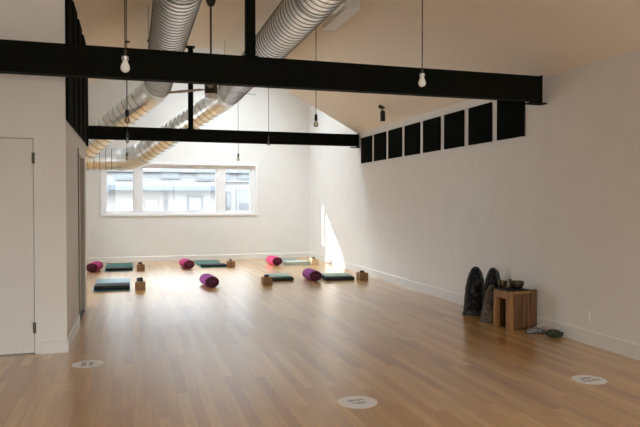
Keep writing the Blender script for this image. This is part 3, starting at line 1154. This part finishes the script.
for i in range(4):
    a = -0.008 + i * 0.078
    box(bm, (a + 0.001, -0.004, SH - 0.029), (a + 0.077, SW + 0.004, SH), 0, 0.002)
link('top_planks', bm, M['pine'], st)
bm = bmesh.new()
tube(bm, [(0.085, -0.0005, 0.36), (0.085, 0.002, 0.36)], 0.009, 12)
link('knot', bm, M['knot'], st)

# black cloth on the stool
bm = bmesh.new()
nx, ny = 12, 10
top_ = []
for j in range(ny + 1):
    rw = []
    for i in range(nx + 1):
        x = -0.012 + (0.315) * i / nx
        y = -0.006 + 0.332 * j / ny - 0.01
        z = 0.0045 + 0.0015 * math.sin(i * 1.7 + j) + 0.0012 * math.cos(j * 2.1)
        if j == ny:
            z -= 0.05
            y = SW + 0.01
        rw.append(bm.verts.new((x, y, z)))
    top_.append(rw)
for j in range(ny):
    for i in range(nx):
        bm.faces.new((top_[j][i], top_[j][i + 1], top_[j + 1][i + 1], top_[j + 1][i]))
r = bmesh.ops.extrude_face_region(bm, geom=bm.faces[:])
bmesh.ops.translate(bm, verts=[e for e in r['geom'] if isinstance(e, bmesh.types.BMVert)], vec=(0, 0, 0.006))
cl = link('cloth_cover', bm, M['cloth_black'], None, (4.187, 6.262, SH + 0.0), SA, smooth=60)
tag(cl, 'black cloth spread over the top of the pine stool', 'cloth')


def bowl(label, x, y, r_, h):
    t_ = thing('singing_bowl', label, 'bowl', (x, y, SH + 0.012), 0, 'singing bowls on the stool')
    bm = bmesh.new()
    pr = [(0.001, 0.0), (r_ * 0.5, 0.001), (r_ * 0.82, h * 0.22), (r_ * 0.97, h * 0.55), (r_, h * 0.88), (r_ * 0.98, h), (r_ * 0.93, h),
          (r_ * 0.94, h * 0.85), (r_ * 0.91, h * 0.55), (r_ * 0.76, h * 0.25), (r_ * 0.4, h * 0.06), (0.001, h * 0.05)]
    lathe(bm, pr, 32)
    link('shell', bm, M['brass'], t_, smooth=50)
    bm = bmesh.new()
    for z in (0.72, 0.78):
        pts = [(r_ * 0.995 * math.cos(2 * PI * i / 32), r_ * 0.995 * math.sin(2 * PI * i / 32), h * z) for i in range(33)]
        tube(bm, pts, 0.0018, 5, cap=False)
    link('rim_band', bm, M['bronze'], t_, smooth=50)


bowl('smaller brass singing bowl on the far edge of the stool', 4.262, 6.515, 0.052, 0.085)
bowl('larger brass singing bowl in the middle of the stool', 4.372, 6.39, 0.085, 0.092)
bm = bmesh.new()
tube(bm, [(0, 0, 0.0), (0.0, 0.0, 0.012), (0.0, 0.0, 0.06), (0.0, 0, 0.065), (0, 0, 0.07), (0, 0, 0.10), (0, 0, 0.105)],
     [0.007, 0.008, 0.008, 0.012, 0.017, 0.017, 0.010], 12)
ml = link('bowl_mallet', bm, M['mallet'], None, (4.365, 6.515, SH + 0.0125), 0, smooth=50)
tag(ml, 'small dark wooden mallet standing behind the two singing bowls', 'mallet')


# geode cathedrals
def geode(label, loc, rz, w, d, h, mshell, seed, lean=0.0):
    rnd = random.Random(seed)
    t_ = thing('geode_cathedral', label, 'geode', loc, rz, 'tall hollow geodes by the right wall')

    def shape(f, k, grow, nz):
        """f height 0..1, k -1..1 around the back from left lip to right lip; opening faces -y"""
        ph = k * math.radians(118)
        prof_ = (max(0.0, 1 - f ** 3.2)) ** 0.5 * (0.96 + 0.10 * (1 - f))
        base_ = 1.0 + 0.12 * max(0, 0.12 - f) / 0.12
        x = math.sin(ph) * w / 2 * prof_ * grow * base_
        y = math.cos(ph) * d / 2 * prof_ * grow
        return Vector((x + lean * f, y, f * h * (0.985 if grow < 1 else 1.0))) + Vector((rnd.uniform(-nz, nz), rnd.uniform(-nz, nz), rnd.uniform(-nz, nz) * (0 if f == 0 else 1)))
    NF, NK = 26, 30
    bm = bmesh.new()
    outer = [[bm.verts.new(shape(min(0.995, i / NF), -1 + 2 * j / NK, 1.0, 0.006)) for j in range(NK + 1)] for i in range(NF + 1)]
    lip = [[bm.verts.new(shape(min(0.975, i / NF * 0.965), s, 0.78, 0.005)) for s in (-1, 1)] for i in range(NF + 1)]
    for i in range(NF):
        for j in range(NK):
            bm.faces.new((outer[i][j], outer[i][j + 1], outer[i + 1][j + 1], outer[i + 1][j]))
        bm.faces.new((outer[i][0], outer[i + 1][0], lip[i + 1][0], lip[i][0]))
        bm.faces.new((outer[i][NK], lip[i][1], lip[i + 1][1], outer[i + 1][NK]))
    bm.faces.new([outer[NF][j] for j in range(NK + 1)] + [lip[NF][1], lip[NF][0]])
    bm.faces.new([outer[0][j] for j in range(NK + 1)] + [lip[0][1], lip[0][0]])
    # stone lip closing the bottom front
    o = link('stone_shell', bm, mshell, t_, smooth=25)
    bm = bmesh.new()
    inn = [[bm.verts.new(shape(min(0.97, 0.10 + 0.87 * i / NF), -1 + 2 * j / NK, 0.76, 0.008)) for j in range(NK + 1)] for i in range(NF + 1)]
    for i in range(NF):
        for j in range(NK):
            bm.faces.new((inn[i][j], inn[i][j + 1], inn[i + 1][j + 1], inn[i + 1][j]))
    r = bmesh.ops.extrude_face_region(bm, geom=bm.faces[:])
    for e in r['geom']:
        if isinstance(e, bmesh.types.BMVert):
            e.co = Vector((e.co.x * 0.93, e.co.y * 0.93, e.co.z))
    link('crystal_lining', bm, M['crystal'], t_)
    bm = bmesh.new()
    n = 14
    a_ = []
    for i in range(n + 1):
        u = -1 + 2 * i / n
        a_.append([bm.verts.new((u * w * 0.47, -d * 0.26 - 0.03 * (1 - u * u) + rnd.uniform(-.004, .004), 0)),
                   bm.verts.new((u * w * 0.45, -d * 0.22 - 0.03 * (1 - u * u) + rnd.uniform(-.004, .004), h * (0.12 - 0.03 * (1 - u * u)) + rnd.uniform(-.006, .006))),
                   bm.verts.new((u * w * 0.40, 0.0 + rnd.uniform(-.004, .004), h * 0.10 + rnd.uniform(-.006, .006))),
                   bm.verts.new((u * w * 0.42, 0.01, 0))])
    for p, q in zip(a_, a_[1:]):
        for k in range(4):
            bm.faces.new((p[k], p[(k + 1) % 4], q[(k + 1) % 4], q[k]))
    bm.faces.new(a_[0])
    bm.faces.new(a_[-1])
    link('base_lip', bm, mshell, t_, smooth=25)
    return t_


g1_ = geode('tall black geode standing alone against the right wall, left of the stool', (4.345, 7.29, 0), math.radians(-30), 0.27, 0.24, 0.645, M['geode'], 5, 0.012)
bm = bmesh.new()
for k in range(5):
    rr = random.Random(k)
    cx, cz = 0.055 + rr.uniform(-.02, .02), 0.44 + rr.uniform(-.03, .03)
    tube(bm, [(cx, 0.06, cz), (cx - 0.005, 0.02, cz + 0.004), (cx - 0.006, 0.005, cz + 0.005)], [0.018, 0.014, 0.002], 6)
tag(link('calcite_cluster', bm, M['geode_brown'], g1_), 'pale brown crystal spot')
g2_ = geode('tall geode with brown flank half hidden behind the pine stool', (4.44, 7.00, 0), math.radians(-50), 0.26, 0.20, 0.655, M['geode'], 9, 0.0)
bm = bmesh.new()
rnd = random.Random(3)
pr = None
for i in range(12):
    f = i / 11
    ring = []
    for j in range(9):
        a = math.radians(150 + 25 * j)
        rr_ = 0.135 * (1 - 0.80 * f ** 2.0) * (1 + 0.10 * math.sin(a * 3 + f * 7)) + rnd.uniform(-.010, .010)
        ring.append(bm.verts.new((rr_ * math.cos(a) * 1.0, rr_ * math.sin(a) * 0.9 - 0.0, f * 0.46)))
    if pr:
        for j in range(8):
            bm.faces.new((pr[j], pr[j + 1], ring[j + 1], ring[j]))
    pr = ring
    if i == 0 or i == 11:
        bm.faces.new(ring)
hk = link('rock_specimen', bm, M['geode_brown'], None, (4.30, 6.81, 0), math.radians(0), smooth=25)
tag(hk, 'rough grey-brown rock standing between the geode and the pine stool', 'rock')

# things on the floor past the stool
bm = bmesh.new()
seg = 20
pr = None
rnd = random.Random(11)
Ls = 0.25
for i in range(13):
    f = i / 12
    x = f * Ls
    wv = 0.055 * math.sin(PI * min(1, max(0.03, f * 0.92 + 0.06))) ** 0.5
    hv = 0.078 * (1 - 0.45 * f) * math.sin(PI * min(0.97, f * 0.9 + 0.06)) ** 0.5
    ring = [bm.verts.new((x, wv * math.cos(2 * PI * k / seg), max(0.0, hv * 0.5 + hv * 0.55 * math.sin(2 * PI * k / seg) + rnd.uniform(-.002, .002)))) for k in range(seg)]
    if pr:
        for k in range(seg):
            bm.faces.new((pr[k], pr[(k + 1) % seg], ring[(k + 1) % seg], ring[k]))
    else:
        bm.faces.new(ring)
    pr = ring
bm.faces.new(pr)
pouch = link('cloth_pouch', bm, M['fabric_pattern'], None, (4.30, 6.10, 0.0), math.radians(-12), smooth=60)
tag(pouch, 'grey mottled cloth pouch on the floor at the foot of the stool', 'pouch')
bm = bmesh.new()
box(bm, (0, -0.013, 0), (0.13, 0.013, 0.003))
tg = link('paper_tag', bm, M['tag'], pouch, (0.10, 0.012, 0.062))
tg.rotation_euler = (0, math.radians(-14), math.radians(8))
tg['label'] = 'pale flat strip'

bm = bmesh.new()
rnd = random.Random(21)
bmesh.ops.create_icosphere(bm, subdivisions=4, radius=1.0)
for v in bm.verts:
    c = v.co.normalized()
    n_ = 1 + 0.18 * math.sin(7 * c.x + 3 * c.z) * math.cos(6 * c.y + 1) + 0.12 * math.sin(15 * c.x * c.y + 9 * c.z)
    v.co = Vector((c.x * 0.085 * n_, c.y * 0.055 * n_, max(0.0, 0.036 + c.z * 0.046 * n_)))
dk = link('crumpled_cloth', bm, M['darkgreen'], None, (4.475, 5.83, 0.0), math.radians(-30), smooth=60)
tag(dk, 'dark green crumpled cloth on the floor by the right baseboard', 'cloth')

# ------------------------------------------------------------------ floor stickers


def sticker(label, x, y, r_, lines, rz, size):
    t_ = thing('floor_sticker', label, 'sticker', (x, y, 0), rz, 'round white spot markers on the floor')
    bm = bmesh.new()
    lathe(bm, [(r_, 0.0003), (r_, 0.0010), (r_ - 0.001, 0.0013)], 48)
    link('disc', bm, M['sticker'], t_)
    for i, tx in enumerate(lines):
        cu = bpy.data.curves.new('lettering', 'FONT')
        cu.body = tx
        cu.size = size
        cu.align_x = 'CENTER'
        cu.align_y = 'CENTER'
        cu.space_character = 1.12
        cu.offset = 0.0012
        tmp = bpy.data.objects.new('lettering_tmp', cu)
        COL.objects.link(tmp)
        bpy.context.view_layer.update()
        me = bpy.data.meshes.new_from_object(tmp.evaluated_get(bpy.context.evaluated_depsgraph_get()))
        bpy.data.objects.remove(tmp)
        me.name = 'lettering'
        me.materials.clear()
        me.materials.append(M['ink'])
        o = bpy.data.objects.new('lettering', me)
        COL.objects.link(o)
        o.parent = t_
        o.location = (0, (len(lines) - 1) * size * 0.62 - i * size * 1.24, 0.0019)


sticker('round white floor sticker reading SPOT TEN, at the bottom centre', 1.61, 4.36, 0.150, ['SPOT', 'TEN'], math.radians(3), 0.052)
sticker('round white floor sticker reading SPOT ELEVEN, at lower right', 3.685, 4.345, 0.140, ['SPOT', 'ELEVEN'], math.radians(4), 0.050)
sticker('round white floor sticker reading SPOT NINE, near the side room corner', -0.40, 6.11, 0.140, ['SPOT', 'NINE'], math.radians(88), 0.052)

# ------------------------------------------------------------------ outside the window
YO = 24.0
struct('ground_outside', bxm((-40, YB + 0.3, -3.7), (45, 60, -3.5)), M['asphalt'])
hb = thing('house', 'pale low building with a blue-grey roof edge seen through the window', 'building', (1.0, YO, -3.5))


def hp(name, a, b, m, parent=None):
    return link(name, bxm((a[0] - 1.0, a[1], a[2] + 3.5), (b[0] - 1.0, b[1], b[2] + 3.5)), m, parent or hb)


hp('wall', (-6.0, 0.0, -3.5), (1.29, 4.0, 1.98), M['f_pink'])
hp('wall', (1.29, -0.02, -3.5), (3.30, 4.0, 1.98), M['f_white'])
hp('roof_edge', (-6.0, -0.35, 1.93), (3.25, 0.2, 2.10), M['f_band'])
hp('roof', (-6.0, 0.2, 1.98), (3.25, 4.0, 2.12), M['f_roof'])
f_ = hp('window', (1.99, -0.06, 1.14), (2.58, -0.02, 1.73), M['f_dark'])
hp('pane', (2.06, -0.08, 1.20), (2.51, -0.06, 1.67), M['f_glass'], f_)
hp('sign_board', (0.49, -0.10, 1.10), (0.90, -0.0, 1.57), M['f_white'])
hp('downpipe', (1.18, -0.08, 1.1), (1.25, 0.0, 1.9), M['f_dark'])
hp('meter_box', (-0.99, -0.4, 1.83), (-0.80, -0.36, 2.1), M['f_dark'])
hb2 = thing('house', 'paler building beside it with a grey door, seen in the right pane', 'building', (5.0, YO + 1.0, -3.5))


def hq(name, a, b, m, parent=None):
    return link(name, bxm((a[0] - 5.0, a[1], a[2] + 3.5), (b[0] - 5.0, b[1], b[2] + 3.5)), m, parent or hb2)


hq('wall', (3.32, 0, -3.5), (12.0, 5, 2.3), M['f_white'])
f_ = hq('window', (3.58, -0.05, 1.22), (3.80, 0, 1.92), M['f_dark'])
hq('pane', (3.63, -0.07, 1.28), (3.76, -0.05, 1.86), M['f_glass'], f_)
f_ = hq('door', (4.02, -0.05, -3.5), (4.66, 0, 2.02), M['f_glass'])
hq('door_panel', (4.14, -0.07, 1.2), (4.52, -0.05, 1.45), M['f_dark'], f_)
hq('roof', (3.32, -0.1, 2.3), (12.0, 5, 2.36), M['f_roof'])
hb3 = thing('house', 'white taller building behind the low roof, at the window top', 'building', (2.0, YO + 9, -3.5))


def hr(name, a, b, m, parent=None):
    return link(name, bxm((a[0] - 2.0, a[1], a[2] + 3.5), (b[0] - 2.0, b[1], b[2] + 3.5)), m, parent or hb3)


hr('wall', (-12, 0, -3.5), (16, 6, 6.75), M['f_white'])
hr('cornice', (-12, -0.15, 3.02), (16, 0, 3.06), M['f_dark'])
hr('facade_band', (-12, -0.05, 2.0), (16, 0, 2.5), M['f_roof'])
for x0, x1, z0, z1 in ((1.4, 2.4, 2.70, 3.2), (3.2, 5.0, 2.6, 3.3), (5.4, 6.6, 2.65, 3.3), (-0.8, 0.3, 2.6, 2.95)):
    f_ = hr('window', (x0, -0.06, z0), (x1, -0.02, z1), M['f_roof'])
    hr('pane', (x0 + .1, -0.08, z0 + .08), (x1 - .1, -0.06, z1 - .08), M['f_glass'], f_)
sun_block = thing('house', 'long low block added outside the left wall, keeping the low sun off it', 'building', (-13, 4.0, -3.5))  # unseen block added to keep direct sun out of the left window
link('wall', bxm((-3, -11, 0), (0, 9.8, 7.6)), M['f_pink'], sun_block)
link('roof', bxm((-3.2, -11.2, 7.6), (0.05, 9.85, 7.75)), M['f_roof'], sun_block)
bm = bmesh.new()
tube(bm, [(-30, 21.5, 2.38), (0.5, 21.5, 2.33), (30, 21.5, 2.40)], 0.012, 6)
wr = link('power_line', bm, M['f_band'])
tag(wr, 'thin overhead line crossing outside the upper part of the window', 'wire')
